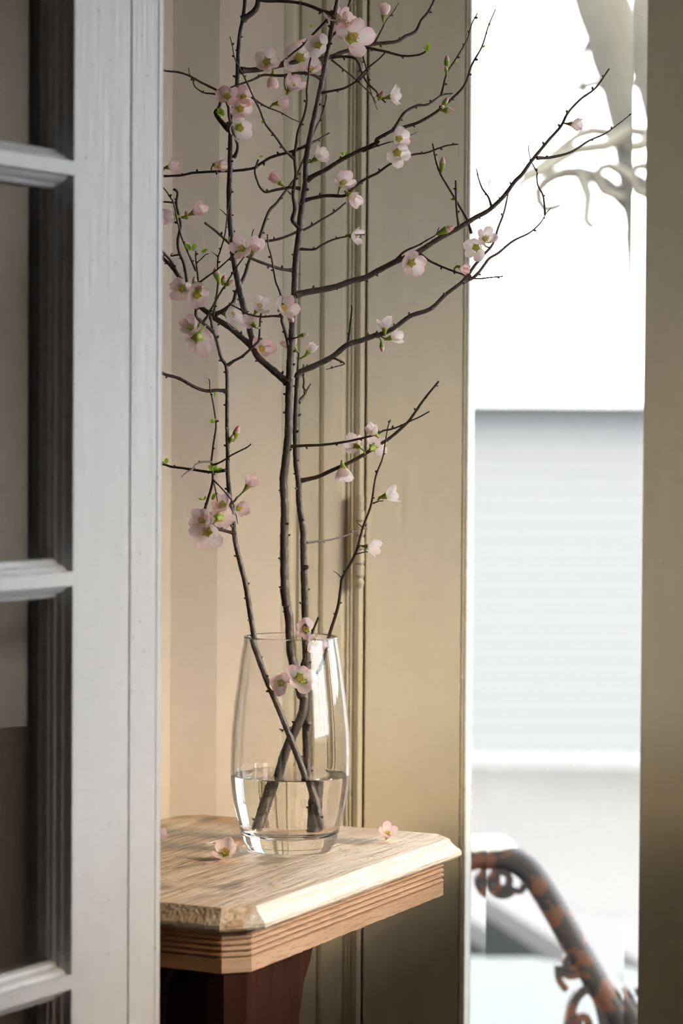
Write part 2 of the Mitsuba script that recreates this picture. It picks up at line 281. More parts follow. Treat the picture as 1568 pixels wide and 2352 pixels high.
def cutbox(v0, v1):
    q = np.array([(-.1, v0[0]), (LU + .1, v0[1]), (LU + .1, v1[1]), (-.1, v1[0])]); xy = T0 + q[:, :1] * TU + q[:, 1:2] * TV
    return man(prism([tuple(a) for a in xy], .6, .9))
whole = man(top); tt = obj('tabletop', cat(*[B(0, .001, 0, .001, 0, .001)]), 'leg_wood', table) if False else None
for (a, b) in (((-.1, -.1), (.1085, .0700)), ((.1105, .0703), (.245, .245)), ((.2455, .2455), (.6, .6))):
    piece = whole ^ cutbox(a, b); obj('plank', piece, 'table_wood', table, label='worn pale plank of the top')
# apron: four reeded boards and four corner strips
az0, az1 = TZ - .0735, TZ - .0245; ins = -.0055
prof2 = [(-.018, az1), (0, az1), (0, TZ - .031)]
for i in range(4):
    zc = TZ - .0342 - i * .0064
    prof2 += [(-.0042, zc + .0032), (-.0018, zc + .0026), (.0002, zc + .0014), (.0008, zc), (.0002, zc - .0014), (-.0018, zc - .0026)]
prof2 += [(-.0042, TZ - .0566), (0, TZ - .0572), (.0002, az0 + .001), (-.001, az0), (-.018, az0)]
o = np.array(outline(ins))
def board(a, b, mat, lab=None):
    a3, b3 = np.array(a), np.array(b); d = (b3 - a3); L = np.linalg.norm(d); d /= L; nrm = np.array([d[1], -d[0]])
    if nrm @ (np.array([LU / 2, LV / 2]) - a3) > 0: nrm = -nrm
    nn = max(2, int(L / .004)); ss = np.linspace(0, L, nn); rows = []
    for s in ss:
        row = []
        for k, (q, z) in enumerate(prof2):
            jag = .0016 * (mfbm(np.array([[s * 160, z * 100 + a[0] * 70, 3.0]]), 3)[0] - .5) if z < az0 + .003 and L > .1 else 0
            p2 = a3 + d * s + nrm * q; xy = T0 + p2[0] * TU + p2[1] * TV; row.append((xy[0], xy[1], z + jag))
        rows.append(row)
    v = np.array(rows).reshape(-1, 3); m = len(prof2); f = []
    for i in range(nn - 1):
        for j in range(m):
            x, y = i * m + j, i * m + (j + 1) % m; f += [(x, y, y + m), (x, y + m, x + m)]
    tri = ear(prof2); f += [tuple(t) for t in tri] + [tuple(t[::-1] + (nn - 1) * m) for t in tri]
    t = trimesh.Trimesh(v, np.array(f), process=False); t.fix_normals(); return obj('apron', t, mat, table, label=lab)
for i in range(8):
    a, b = o[i], o[(i + 1) % 8]; long = np.linalg.norm(b - a) > .1
    ub = (a[0] + b[0]) / 2; board(a, b, 'apron_warm' if ub < .03 and long else 'apron_wood', 'reeded apron board' if long else 'narrow corner strip of the apron')
def up(pts2, z0, z1): return prism([tuple(T0 + p[0] * TU + p[1] * TV) for p in pts2], z0, z1)
for (cu, cv, su, sv) in ((0, 0, 1, 1), (0, LV, 1, -1), (LU, LV, -1, -1)):
    q = [(.012, .030), (.030, .012), (.052, .012), (.052, .022), (.022, .052), (.012, .052)]
    obj('leg', up([(cu + su * a, cv + sv * b) for a, b in q], 0, az0 + .004), 'leg_wood', table, label='dark corner leg')
def shaped(curve, at, axis, t, bsdf='leg_wood'):
    """a sawn board: curve (along, z) as an outline, standing at AT across the axis"""
    m = trimesh.creation.extrude_polygon(Polygon(curve).buffer(0), t, engine='earcut'); q = m.vertices; w = np.zeros_like(q)
    for i, (s, z, d) in enumerate(q):
        p2 = np.array([s, at + d]) if axis == 'u' else np.array([at + d, s]); xy = T0 + p2[0] * TU + p2[1] * TV; w[i] = (*xy, z)
    m.vertices = w; m.fix_normals(); return m
def bracket(a, s):
    return [(a, az0 + .002)] + [(a + s * w, z) for w, z in ((.155, az0 + .002), (.145, az0 - .02), (.128, az0 - .045), (.118, az0 - .08), (.116, az0 - .14), (.125, az0 - .22), (.15, az0 - .3), (.12, az0 - .42), (.09, az0 - .52), (.09, 0))] + [(a, 0)]
obj('side_board', shaped(bracket(.055, 1), .020, 'u', .016), 'leg_wood', table, label='dark sawn leg board')
obj('leg', up([(.30, .22), (.38, .22), (.38, .30), (.30, .30)], 0, az0 + .004), 'leg_wood', table, label='dark pedestal block')
obj('side_board', shaped([(.16, az0 + .002)] + [(.16 - w, z) for w, z in ((.06, az0 + .002), (.05, az0 - .02), (.044, az0 - .05), (.042, az0 - .3), (.042, 0))] + [(.30, 0), (.30, az0 + .002)], .020, 'v', .016), 'leg_wood', table, label='dark sawn leg board')
post = up([(.05, .062), (.085, .062), (.085, .090), (.05, .090)], 0, az0 + .003)
obj('leg', cat(post, up([(.047, .059), (.088, .059), (.088, .093), (.047, .093)], az0 - .030, az0 - .022), up([(.047, .059), (.088, .059), (.088, .093), (.047, .093)], az0 - .042, az0 - .036)), 'leg_wood', table, label='dark inner post')

# ------------------------------------------------------------------ the vase and its water
VD = 3.097; vp = VD / F; VX, VY = float(P(665, 1955, VD)[0]), VD; VZ = TZ + .0003
def vz(py): return float(P(665, py, VD)[2]) - TZ
outer = [(0, .0), (88, .0), (94, .5), (98.5, 2.8), (101.5, 6.5), (106.5, 1935), (113, 1910), (122, 1877), (128.5, 1850), (132.5, 1828), (136, 1800), (137.6, 1770), (138.2, 1745), (137.4, 1710), (135.5, 1675), (132, 1640), (127.5, 1600), (121.5, 1555), (116, 1512), (112, 1490), (109.5, 1473), (108.5, 1466)]
outer = [(r * vp, (z * .001 if z < 50 else vz(z))) for r, z in outer]
def resample(p, n):
    p = np.array(p, float); q = spline(np.column_stack([p, np.zeros(len(p))]), np.linalg.norm(np.diff(p, axis=0), axis=1).sum() / n)[:, :2]; q[:, 0] = np.maximum(q[:, 0], 0); return q
og = np.vstack([np.array(outer[:2]), resample(outer[2:], 90)])
HW = vz(1777); WALL = .0050
def orad(z): return float(np.interp(z, og[2:, 1], og[2:, 0]))
floor_z = vz(1913)
inner = [(0, floor_z - .0022), (.018, floor_z - .0018), (.034, floor_z - .0002), (.044, floor_z + .002), (.0505, floor_z + .005), (.0545, floor_z + .0095)]
inner += [(orad(z) - WALL, z) for z in np.linspace(floor_z + .016, HW, 14)]
inner = np.vstack([[inner[0]], resample(inner[1:], 50)]); inner[-1] = (orad(HW) - WALL, HW)
upper = np.array([(orad(z) - WALL, z) for z in np.linspace(HW, vz(1471), 40)])
zr, r0 = vz(1466), 108.5 * vp
rim = np.array([(r0 - WALL / 2 + WALL / 2 * math.cos(a), zr + .0025 * math.sin(a)) for a in np.linspace(0, math.pi, 12)])
def surf(profile, sides=96):
    """a surface of revolution as an open mesh; the normal is to the right of the way the profile runs"""
    p = np.array(profile, float); a = np.arange(sides) * 2 * math.pi / sides
    v = np.stack([p[:, None, 0] * np.cos(a), p[:, None, 0] * np.sin(a), np.repeat(p[:, 1:2], sides, 1)], -1).reshape(-1, 3)
    i, j = np.meshgrid(np.arange(len(p) - 1), np.arange(sides), indexing='ij'); k = (j + 1) % sides
    q = np.stack([i * sides + j, i * sides + k, (i + 1) * sides + k, (i + 1) * sides + j], -1).reshape(-1, 4); f = np.vstack([q[:, [0, 1, 2]], q[:, [0, 2, 3]]])
    m = trimesh.Trimesh(v, f, process=False); m.update_faces(m.area_faces > 1e-14); return m
at_vase = T().translate([VX, VY, VZ])
obj('glass_vase', surf(np.vstack([og, rim[1:], upper[::-1]]), 128), 'vase_glass', smooth=35, label='clear barrel-shaped glass vase half filled with water on the wooden table', category='vase')
scene['glass_vase']['to_world'] = at_vase
obj('water', surf(inner, 128), 'water_in_glass', smooth=35, label='clear water with tiny bubbles in the bottom of the glass vase', category='water'); scene['water']['to_world'] = at_vase
rw = float(inner[-1, 0])
obj('surface', surf([(rw, HW), (rw - .0008, HW - .0007), (rw - .002, HW - .0012), (rw - .004, HW - .0014), (.03, HW - .0014), (0.0, HW - .0014)], 128), 'water_top', 'water', smooth=35); scene['water__surface']['to_world'] = at_vase
bub = []
for i in range(230):
    a, z = nrng.uniform(0, 2 * math.pi), nrng.uniform(.15, .9) ** 1.0; zz = floor_z + .012 + (HW - floor_z - .02) * z
    rr = float(np.interp(zz, inner[:, 1], inner[:, 0])) - .0012 - (0 if i % 3 else nrng.uniform(0, .03)); b = trimesh.creation.icosphere(1, nrng.uniform(.0003, .00055)); b.apply_translation((rr * math.cos(a), rr * math.sin(a), zz)); bub.append(b)
obj('bubbles', cat(*bub), 'bubble_air', 'water', smooth=True, kind='stuff', label='tiny air bubbles'); scene['water__bubbles']['to_world'] = at_vase

# ------------------------------------------------------------------ branches: lines of growth, drawn over the photograph and set at their own depths
CR = dict(a=(370, 0, .3189), b=(370, 400, .3189), c=(820, 0, .4209), d=(820, 400, .4209), e=(370, 820, .3189), f=(640, 840, .2551), g=(500, 1240, .2551), h=(500, 1600, .2296), p=(0, 0, 1))
def trace(s):
    out, cr = [], 'p'
    for tok in s.split():
        if tok[0].isalpha(): cr, tok = tok[0], tok[1:]
        x, y = map(float, tok.split(',')); o = CR[cr]; out.append((o[0] + x * o[2], o[1] + y * o[2]))
    return np.array(out)
lines = []                                             # (branch key, dense px line, depths)
def nearest(q, only=None):
    best = (1e9,)
    for k, (key, l, dd) in enumerate(lines):
        if only is not None and key not in only: continue
        d = np.hypot(l[:, 0] - q[0], l[:, 1] - q[1]); i = int(d.argmin())
        if d[i] < best[0]: best = (float(d[i]), k, i)
    return best
def grow(branch, path, w0, w1, dz=0.0, depth=None, name='twig', mat='twig_bark', label=None, knobs=True, mid=None):
    q = trace(path); l = spline(np.column_stack([q, np.zeros(len(q))]), 5.0)[:, :2]
    s = np.r_[0, np.cumsum(np.hypot(*np.diff(l, axis=0).T))]; s /= s[-1]; length = np.hypot(*np.diff(l, axis=0).T).sum()
    if depth is None:
        _, k, i = nearest(l[0], (branch,)); dd = lines[k][2][i] + dz * s ** .9
    else: dd = np.interp(s, np.linspace(0, 1, len(depth)), depth)
    w = np.interp(s, [0, .5, 1], [w0, mid, w1]) if mid else w0 + (w1 - w0) * s
    pts = np.array([P(x, y, D) for (x, y), D in zip(l, dd)]); rad = w / 2 * dd / F
    rad = rad * (1 + .07 * np.sin(np.arange(len(l)) * .9 + w0) * (np.arange(len(l)) % 7 < 3))
    if depth is None: rad[:3] *= np.array([1.35, 1.22, 1.1])[:len(rad[:3])]
    parts = [tube(pts, rad, 12 if w0 > 10 else 7, .03)]
    if knobs:
        at = rng.uniform(18, 40)
        while at < length - 6:
            i = int(np.searchsorted(s * length, at)); i = min(i, len(l) - 2); r = rad[i]; tang = pts[i + 1] - pts[i]; tang /= np.linalg.norm(tang)
            side = camdir((rng.uniform(-1, 1), rng.uniform(-1, 1), rng.uniform(-.3, .5))); side -= tang * (side @ tang); side /= np.linalg.norm(side)
            big = rng.uniform(.0011, .0021) if w0 < 10 else rng.uniform(.0012, .0022)
            k = trimesh.creation.icosphere(1, 1.0); k.vertices *= (big * .75, big * .75, big * 1.25); k.apply_transform(turn_to(side + tang * .5)); k.apply_translation(pts[i] + side * (r + big * .35)); parts.append(k)
            at += rng.uniform(28, 75)
    lines.append((branch, l, dd))
    return obj(name, cat(*parts), mat, branch, smooth=50, label=label)
BM = thing('quince_branch', 'tallest quince branch with the thick central stem, long pink-blossomed boughs reaching from door to window', 'branch')
BR = thing('quince_branch', 'quince branch whose grey stem rises just right of the central stem, forking towards the window', 'branch')
BL = thing('quince_branch', 'slender leftmost quince stem in the vase, bowing left towards the white door', 'branch')
grow(BM, 'p604,1902 622,1840 h610,780 660,600 720,450 790,300 850,150 860,0 g750,1400 705,1200 665,1050 650,900 640,700 610,500 600,300 597,0 e890,1100 880,900 890,800 915,560 920,300 930,0 b940,1200 950,1000 960,850 970,620 995,420 1005,300 1020,200 1040,60 a1045,1150 1080,950 1130,720 1170,520 1205,330 1240,130 1270,0 p784,-60 790,-140',
     23, 9, depth=(3.085, 3.10, 3.105, 3.10, 3.095, 3.09, 3.085, 3.08), name='stem', mat='bark', label='thick central stem', mid=18)
grow(BR, 'p700,1901 702,1840 p705,1779 704,1708 703,1660 706,1620 707,1582 g800,1150 795,1000 790,900 785,650 780,450 775,240 770,0 e1022,1250 995,1050 990,900 972,760 967,600 970,400 980,200 985,130',
     21, 12, depth=(3.125, 3.13, 3.128, 3.125, 3.125, 3.125), name='stem', mat='bark', label='grey upright stem', mid=17)
grow(BL, 'p728,1899 716,1845 h860,770 790,580 720,400 650,220 590,70 g500,1400 440,1250 370,1050 335,930 325,860 290,650 250,400 200,200 155,0 e520,1180 495,1000 480,850 480,700 475,500 475,300 475,150 465,60 430,0 b400,1200 375,1130 362,1060 352,1015',
     15, 7, depth=(3.078, 3.076, 3.076, 3.08, 3.08, 3.08), name='stem', mat='bark', label='slender left stem', mid=12)
G = lambda *a, **k: grow(*a, **k)
G(BM, 'g598,437 604,500 610,545 616,592', 19.5, 19.5, .0, depth=(3.0925, 3.0925), name='bark_scar', mat='twig_bark', label='dark cracked scar on the bark', knobs=False)
G(BR, 'g785,250 808,243', 11, 8, -.012, name='knot', mat='twig_bark', label='brown knot', knobs=False)
# boughs and twigs of the central branch
G(BM, 'p660,880 e900,175 800,90 700,0 b650,1240 500,1110 390,1040 340,1000 280,950 200,830 130,740 80,670 30,620 p355,575 335,540', 18, 7, .05, name='bough', mat='bark')
G(BM, 'b672,1235 620,1050 580,900 548,750 522,600 502,400 492,250 490,100 495,0 a500,1000 505,900 528,750 548,600 555,400 567,250 592,120 605,0 p566,-60 575,-120', 16, 8, .0, name='bough', mat='bark')
G(BM, 'a585,140 640,105 685,60 700,0 p592,-50 588,-110', 14, 10, -.02, mat='bark')
G(BM, 'a490,930 460,905 420,860 392,812 420,770 435,700', 13, 7, .02, mat='bark')
G(BM, 'a525,1135 545,1090 550,1040 520,960 490,850 480,760 440,690 400,650 300,600 200,545 120,520 40,512 p360,158 330,150', 7, 4, -.05)
G(BM, 'a420,680 370,675 300,665 240,620 230,580 205,535 198,488', 4.5, 2, -.01)
G(BM, 'a575,508 690,502 870,468 1000,440 1120,430 1220,410 1310,375 1400,350 c90,240 150,235 220,225 260,200 320,170 350,110 385,70 420,0 p1005,-30 1010,-80', 13, 4, .09, mid=9)
G(BM, 'a1400,350 1480,345 1565,362 c150,280 250,305 340,298 385,272', 7.5, 4, -.03)
G(BM, 'c98,232 130,170 160,110 200,60 226,18', 5, 2, .02)
G(BM, 'a1435,352 1460,430 1490,540 1510,660 1530,720 1555,790', 5, 2, .02)
G(BM, 'a1225,412 1300,408 1380,415 1420,450 1440,510 1480,590 1550,660 c115,520 155,560', 7, 3.5, -.03)
G(BM, 'a1225,430 1300,490 1380,555 1440,610 1510,680 1550,742', 4.5, 2, .01)
G(BM, 'a1145,672 1230,655 1320,635 1400,590 1450,555 1500,490 c0,435 60,370 115,325 155,285', 6, 3.5, -.04)
G(BM, 'a1160,575 1100,540 1040,528 960,530 870,545 760,540 720,545 660,575 570,605 500,630', 8.5, 4, -.035)
G(BM, 'a1230,100 1150,75 1050,35 950,15 860,10 780,10 720,5 p585,-8 560,-25', 9, 5, .02)
G(BM, 'a1232,80 1185,150 1100,240 1020,325 950,380 880,440 830,480', 6, 4, .05)
G(BM, 'a1215,270 1290,200 1330,120 1350,40 1365,0 p808,-30 812,-70', 6, 4, .02)
G(BM, 'b1008,405 980,375 945,330 962,250 950,150 960,60 a970,1250 960,1130 975,1020 985,950 1030,830 1050,730 1048,650 1060,550 1065,470 1082,390 1080,300 1102,293', 10, 3.5, -.05)
G(BM, 'a955,1140 900,1090 820,980 750,890 710,790 670,710 620,600 570,500 530,420 510,320 495,262', 6.5, 2, -.05)
G(BM, 'a652,700 700,735 760,770 860,810 930,850 997,880', 5, 2, .02)
G(BM, 'b1000,105 940,95 870,105 800,120 750,130 710,90 690,40 680,10 a675,1220 700,1150', 7.5, 4, -.02)
G(BM, 'b948,150 930,140 912,122', 4.5, 3, -.005, knobs=False)
G(BM, 'a1060,1042 960,1085 800,1130 720,1175 660,1212 530,1230 400,1235 230,1245 150,1262 40,1268 p360,406 330,410', 7, 5, .06)
G(BM, 'a1065,1040 1130,1005 1180,975 1212,958', 6, 3, .02)
G(BM, 'b390,1010 460,975 520,920 540,850 600,730 640,610 700,480 770,280 830,210 890,130 960,40 a960,1310 1000,1210 1050,1090 1110,930 1150,850 1180,750 1192,685', 10, 3.5, .10, mid=7)
G(BM, 'b700,482 780,480 870,460 960,425 1050,390 1160,325 1250,270 1330,205', 6.5, 4, .02)
G(BM, 'b950,692 870,685 760,650 680,620 600,580 530,530 470,480 400,415 315,350', 7.5, 5.5, -.05)
G(BM, 'b975,868 1050,850 1140,835 1260,810 1370,770 1470,745 1568,690 d100,535 215,475 330,425 450,350 560,290 640,240 720,195 800,120 860,40 900,0 c950,880 1040,770 1110,690 1150,615 1220,540 1300,480 1375,375', 15, 3.5, -.02, name='bough', mat='bark', mid=11)
G(BM, 'c980,862 1060,858 1170,828 1260,770 1350,730 1420,680 1497,620', 7, 2, .04)
G(BM, 'd200,482 255,425 330,390 390,355 430,330 447,290', 6, 2, -.02)
G(BM, 'd335,428 390,470 440,495 500,520 570,545 650,570 740,562 795,558', 6.5, 2, -.03)
G(BM, 'd622,322 600,250 555,170 520,110 490,60 455,0 c430,880 412,785', 6, 4, .03)
G(BM, 'd555,292 545,220 540,150 538,70 538,35', 5.5, 4.5, -.02)
G(BM, 'd735,185 715,125 680,75 655,0 c660,960 650,920', 5.5, 2, .03)
G(BM, 'a1050,1300 1100,1265 1180,1225 1300,1150 1420,1090 1568,1020 c100,765 195,712 250,695 330,670 400,632 440,605 510,545 585,465 625,355 680,255 715,145 755,50', 11, 2, -.03, mid=7)
G(BM, 'c200,708 240,640 270,605 330,575 385,570 460,520 520,510', 8, 3.5, .03)
G(BM, 'c460,520 490,400 540,320 600,215 625,130 656,72', 6, 2, .03)
G(BM, 'c30,828 100,800 180,775', 4, 3, -.01, knobs=False)
G(BM, 'c250,695 262,730 290,737 327,720', 3, 1.5, .02, knobs=False)
G(BM, 'b1030,190 1100,172 1200,155 1310,158 1350,130 1440,55 1520,10 c110,945 190,890 300,845 380,833 480,797 550,787', 9, 3, -.05)
G(BM, 'b1008,540 1100,543 1150,515 1230,475 1330,450 1400,440 1470,435', 6, 3, -.05, mat='pale_bark')
G(BM, 'b922,1255 885,1110 868,1050 880,960 855,850 825,770 805,660 790,580 770,510 765,435', 8, 3.5, -.04)
G(BM, 'b905,1190 950,1185 990,1170', 4, 3, -.01)
G(BM, 'b867,1025 800,1022 720,1028 630,1010 560,970 500,940', 5.5, 3.5, -.01)
G(BM, 'f100,727 250,718 400,712 600,685 740,655 880,618 940,585 1010,572 1100,540 1180,500 1270,460 1355,412', 7, 3, -.04)
G(BM, 'b190,800 165,650 130,560 120,480 140,370 130,310 115,250 110,200 118,130 90,108', 8, 6, -.02)
G(BM, 'b112,205 80,205 30,200 p360,464', 5, 4, .02, mat='pale_bark')
G(BM, 'b130,740 90,660 60,610 30,580 p358,560', 8, 6, -.03)
G(BM, 'b125,580 95,585 70,590 78,570', 4, 3, .01, knobs=False)
# the right branch
G(BR, 'e985,150 1000,110 1100,65 1230,0 b1340,1230 1450,1195 1568,1150 d100,885 200,840 290,775 400,735 480,660 580,580 640,500 690,440 740,380 770,290 800,210 825,98', 14, 3, -.04, name='bough', mat='bark', mid=10)
G(BR, 'd575,590 640,560 690,500 720,460 770,430 850,365 940,320 1000,265 1030,215 1057,183', 8, 2, .03)
G(BR, 'd1025,222 1015,120 985,60 980,0 c985,950 950,880 935,820 935,792', 4.5, 2, .02)
G(BR, 'b1345,1228 1355,1150 1365,1060 1375,960 1368,943', 6, 5, -.01)
G(BR, 'e1225,0 1270,20 1320,48 1250,72 1190,90', 5, 2, -.02)
G(BR, 'e985,110 985,50 990,0 b990,1290', 6, 4, .01)
G(BR, 'e990,325 1020,290 1045,250 1060,220 1077,193', 8, 3, .02)
G(BR, 'e1045,250 1025,220 1030,180 1022,130 1025,55', 5, 4, .01)
G(BR, 'f205,1035 350,1000 450,955 540,915 620,880 740,815 900,715 980,665 1050,610 1160,510 1220,430 1310,300 1440,140', 10, 4.5, -.03, mid=8)
G(BR, 'f255,1592 350,1580 470,1565 600,1530 700,1485 760,1470 800,1465', 5, 3, .03, mat='pale_bark')
G(BR, 'p706,1584 g850,1270 900,1190 950,1085 985,960 1000,870 1080,610 1112,390 f575,1905 690,1690 760,1450 830,1255 862,1050 885,960 935,830 962,670 985,540 1007,486', 9, 2.5, -.06, mid=6.5)
G(BR, 'f570,1915 525,1870 488,1846', 3, 1, .01, knobs=False); G(BR, 'f748,1452 715,1420 692,1393', 3, 1, .0, knobs=False)
G(BR, 'f848,1240 900,1220 940,1217', 3, 2, -.005, knobs=False); G(BR, 'f692,1697 740,1685 800,1675', 3, 2, -.005, knobs=False)
G(BR, 'g760,1130 790,1030 825,930 860,810 885,750 907,697', 7, 5, -.03)
G(BR, 'h890,330 900,280 915,255', 13, 12, -.01, mat='bark', knobs=False); G(BR, 'h900,230 905,150 912,95', 6, 5, .0, mat='bark', knobs=False)
# the slender left branch
G(BL, 'b376,1135 310,1080 255,1030 250,985 258,880 265,780 258,680 248,600 250,555', 8.5, 3, -.03)
G(BL, 'b300,1068 340,1010 400,900 460,800 550,660 640,530 655,430 666,397', 5.5, 2, -.03)
G(BL, 'b266,788 330,740 400,690 480,620 548,552', 4.5, 3, -.02)
G(BL, 'b250,695 200,580 150,460 115,330 90,210 60,160 38,125 p365,420 345,400', 5, 3, -.02)
G(BL, 'b250,645 290,610 320,580 342,574', 3, 2, -.01, knobs=False)
G(BL, 'b375,1020 395,900 408,800 408,620 430,540 460,430 475,300 490,200 511,105', 5.5, 2, -.02)
G(BL, 'b406,592 385,575 362,556', 2.5, 1, .0, knobs=False); G(BL, 'b473,298 445,272 418,248', 2.5, 1, .0, knobs=False)
G(BL, 'e472,245 400,240 330,245 250,220 150,165 100,145 25,125 p360,850 330,838', 8.5, 7, -.03)
G(BL, 'e535,1272 470,1255 400,1235 340,1190 310,1130 335,1030 365,930 372,860 362,770 375,640 395,500 385,400 370,310 352,240 350,190 345,158', 8, 2.5, -.05)
G(BL, 'e375,885 430,940 490,1010 525,1070 540,1140 551,1202', 3.5, 2, -.03, knobs=False)
G(BL, 'e372,880 390,950 405,1042', 3.5, 2.5, .01)
G(BL, 'e372,775 400,770 450,745 510,705 560,680 620,650 647,626', 4.5, 3, -.02)
G(BL, 'e365,755 300,755 245,775 225,810 190,825 148,863', 4.5, 3, -.02, mat='pale_bark')
G(BL, 'e470,815 400,825 340,828 250,815 150,800 70,790 25,775 p358,1066 340,1062', 6.5, 5, .03)
G(BL, 'e500,1060 530,1035 545,1010', 5, 4, -.01, knobs=False)
G(BL, 'e478,60 530,25 585,-5 b680,1225 705,1185 715,1030 735,922', 6.5, 4, .0)
G(BL, 'h655,345 640,335 618,322', 6, 3, .0, mat='bark', knobs=False)
# pale cut ends of the three stems
for br, q, D, dirn in ((BM, (604, 1902), 3.085, (-.35, -1, .1)), (BR, (700, 1901), 3.125, (-.1, -1, .2)), (BL, (728, 1899), 3.078, (.35, -1, .25))):
    w = 9.5 * D / F if br != BL else 6.5 * D / F
    m = trimesh.creation.cylinder(w, .0012, sections=16); m.apply_transform(turn_to(camdir(dirn))); m.apply_translation(P(*q, D) + camdir(dirn) * .0008); obj('cut_end', m, 'cut_wood', br, smooth=40, label='pale cut end')

# ------------------------------------------------------------------ blossoms
def petal_mesh(seed, tint, cup):
    r = np.random.default_rng(seed); nr, nc = 12, 11; v, col = [], []
    lean, wav, tip = r.uniform(-.08, .08), r.uniform(0, 6), r.uniform(-.25, .12); wide = r.uniform(.37, .45)
    pale, deep = np.array([.99, .925, .905]), np.array([.97, .56, .58])
    for i in range(nr):
        th = math.pi * i / (nr - 1); s = (1 - math.cos(th)) / 2
        cl = .05 + .16 * s; c2 = wide ** 2 - (max(s - .56, -wide) * 1.04 * wide / .46) ** 2; W = max(cl * (1 - s) ** .5 * (s < .5), math.sqrt(max(c2, 0)) if s > .1 else 0); W = max(W, .012 if i in (0, nr - 1) else .03)
        for j in range(nc):
            t = -1 + 2 * j / (nc - 1); y = W * t; x = s - .05 * abs(t) ** 2 * (s > .75) * (s - .75) * 4
            z = cup * (.10 * s + .32 * s * s - .10) + cup * .75 * y * y + tip * max(0, s - .62) ** 2 * 1.6 + .02 * math.sin(5 * y + wav + 3 * s) * s + lean * y
            v.append((x, y, z)); rim = np.clip(abs(t) ** 3 * .5 + max(0, s - .45) * 1.1, 0, 1)
            k = np.clip(tint * (.42 + 1.0 * rim) + .10 * math.sin(9 * y + wav) * tint + .06 * math.sin(23 * y + wav), 0, 1); c = pale * (1 - k) + deep * k
            g = max(0, 1 - s / .22); col.append(c * (1 - .7 * g) + np.array([.80, .84, .42]) * .7 * g)
    f = [(i * nc + j, (i + 1) * nc + j, i * nc + j + 1) for i in range(nr - 1) for j in range(nc - 1)] + [(i * nc + j + 1, (i + 1) * nc + j, (i + 1) * nc + j + 1) for i in range(nr - 1) for j in range(nc - 1)]
    return mikit.ply(trimesh.Trimesh(np.array(v), np.array(f), process=False), 'petal_skin', smooth=True, color=np.array(col))
TINTS = (.05, .25, .5, .8)
PETALS = {(k, s): petal_mesh(100 + 10 * k + s, TINTS[k], (.8, 1.15, 1.6)[s % 3]) for k in range(4) for s in range(6)}
def colored(m, c): return np.tile(np.asarray(c, float), (len(m.vertices), 1))
def calyx_mesh():
    m = lathe([(0, -.62), (.085, -.66), (.12, -.48), (.19, -.25), (.24, -.08), (.22, .0), (.12, .03), (0, .03)], 12); ms, cs = [m], [np.array([[.40, .50, .08] if q[2] > -.4 else [.42, .50, .10] for q in m.vertices])]
    for k in range(5):
        s = trimesh.creation.icosphere(1, 1.0); s.vertices *= (.12, .07, .03); s.apply_transform(trimesh.transformations.rotation_matrix(-.3, [0, 1, 0])); s.apply_translation((.22, 0, -.07)); s.apply_transform(trimesh.transformations.rotation_matrix((k + .5) * 1.2566, [0, 0, 1]))
        ms.append(s); cs.append(colored(s, (.42, .52, .09)))
    return mikit.ply(cat(*ms), 'calyx_skin', smooth=True, color=np.vstack(cs))
def stamen_mesh():
    ms, cs = [], []; r = np.random.default_rng(3)
    for k in range(20):
        a = k * 2.4; rad = .05 + .17 * math.sqrt((k + .5) / 20); p0 = np.array([.10 * math.cos(a), .10 * math.sin(a), .0]); p1 = np.array([rad * math.cos(a), rad * math.sin(a), r.uniform(.26, .40)])
        m = tube([p0, (p0 + p1) / 2 + [0, 0, .03], p1], .013, 4, cap=False); ms.append(m); cs.append(colored(m, (.78, .80, .36)))
        m = trimesh.creation.icosphere(1, .034); m.vertices *= (1, 1, 1.3); m.apply_translation(p1); ms.append(m); cs.append(colored(m, (.72, .46, .08)))
    m = trimesh.creation.icosphere(1, .12); m.vertices *= (1, 1, .5); ms.append(m); cs.append(colored(m, (.62, .68, .16)))
    return mikit.ply(cat(*ms), 'anther_skin', smooth=True, color=np.vstack(cs))
CALYX, STAMENS = calyx_mesh(), stamen_mesh()
def place(base, M): return {**base, 'to_world': T(M.tolist())}
def blossom(owner, base, axis, L, tint, opening, name='blossom', petals=range(5), spin=None, top=None):
    """calyx, five petals and stamens; L = a petal's length, opening = how far the petals lean out from the axis, in degrees"""
    M = np.eye(4); M[:3, 3] = base; S = np.diag([L, L, L, 1]); spin = rng.uniform(0, 6.28) if spin is None else spin; M = M @ turn_to(axis, spin) @ S
    fl = free(owner + '__' + name) if owner else top; scene[fl] = place(CALYX, M)
    if owner: labels[fl] = {'label': 'green calyx under the petals'} if False else {'label': 'pink quince blossom'}
    for k in petals:
        e = math.radians(90 - opening + rng.uniform(-17, 15)); i = int(np.argmin([abs(t - tint + rng.uniform(-.12, .12)) for t in TINTS]))
        Rz = trimesh.transformations.rotation_matrix(k * 1.2566 + rng.uniform(-.1, .1), [0, 0, 1]); Ry = trimesh.transformations.rotation_matrix(-e, [0, 1, 0]); Tr = trimesh.transformations.translation_matrix((.10, 0, .0))
        sc_ = np.diag([1, rng.uniform(.92, 1.08), 1, 1]) * rng.uniform(.93, 1.05); sc_[3, 3] = 1
        scene[free(fl + '__petal')] = place(PETALS[(i, rng.randrange(6))], M @ Rz @ Tr @ Ry @ sc_)
    st_ = fl + '__stamens'; scene[st_] = place(STAMENS, M); labels[st_] = {'label': 'yellow stamens', 'kind': 'stuff'}
    return fl
SHOW = {}
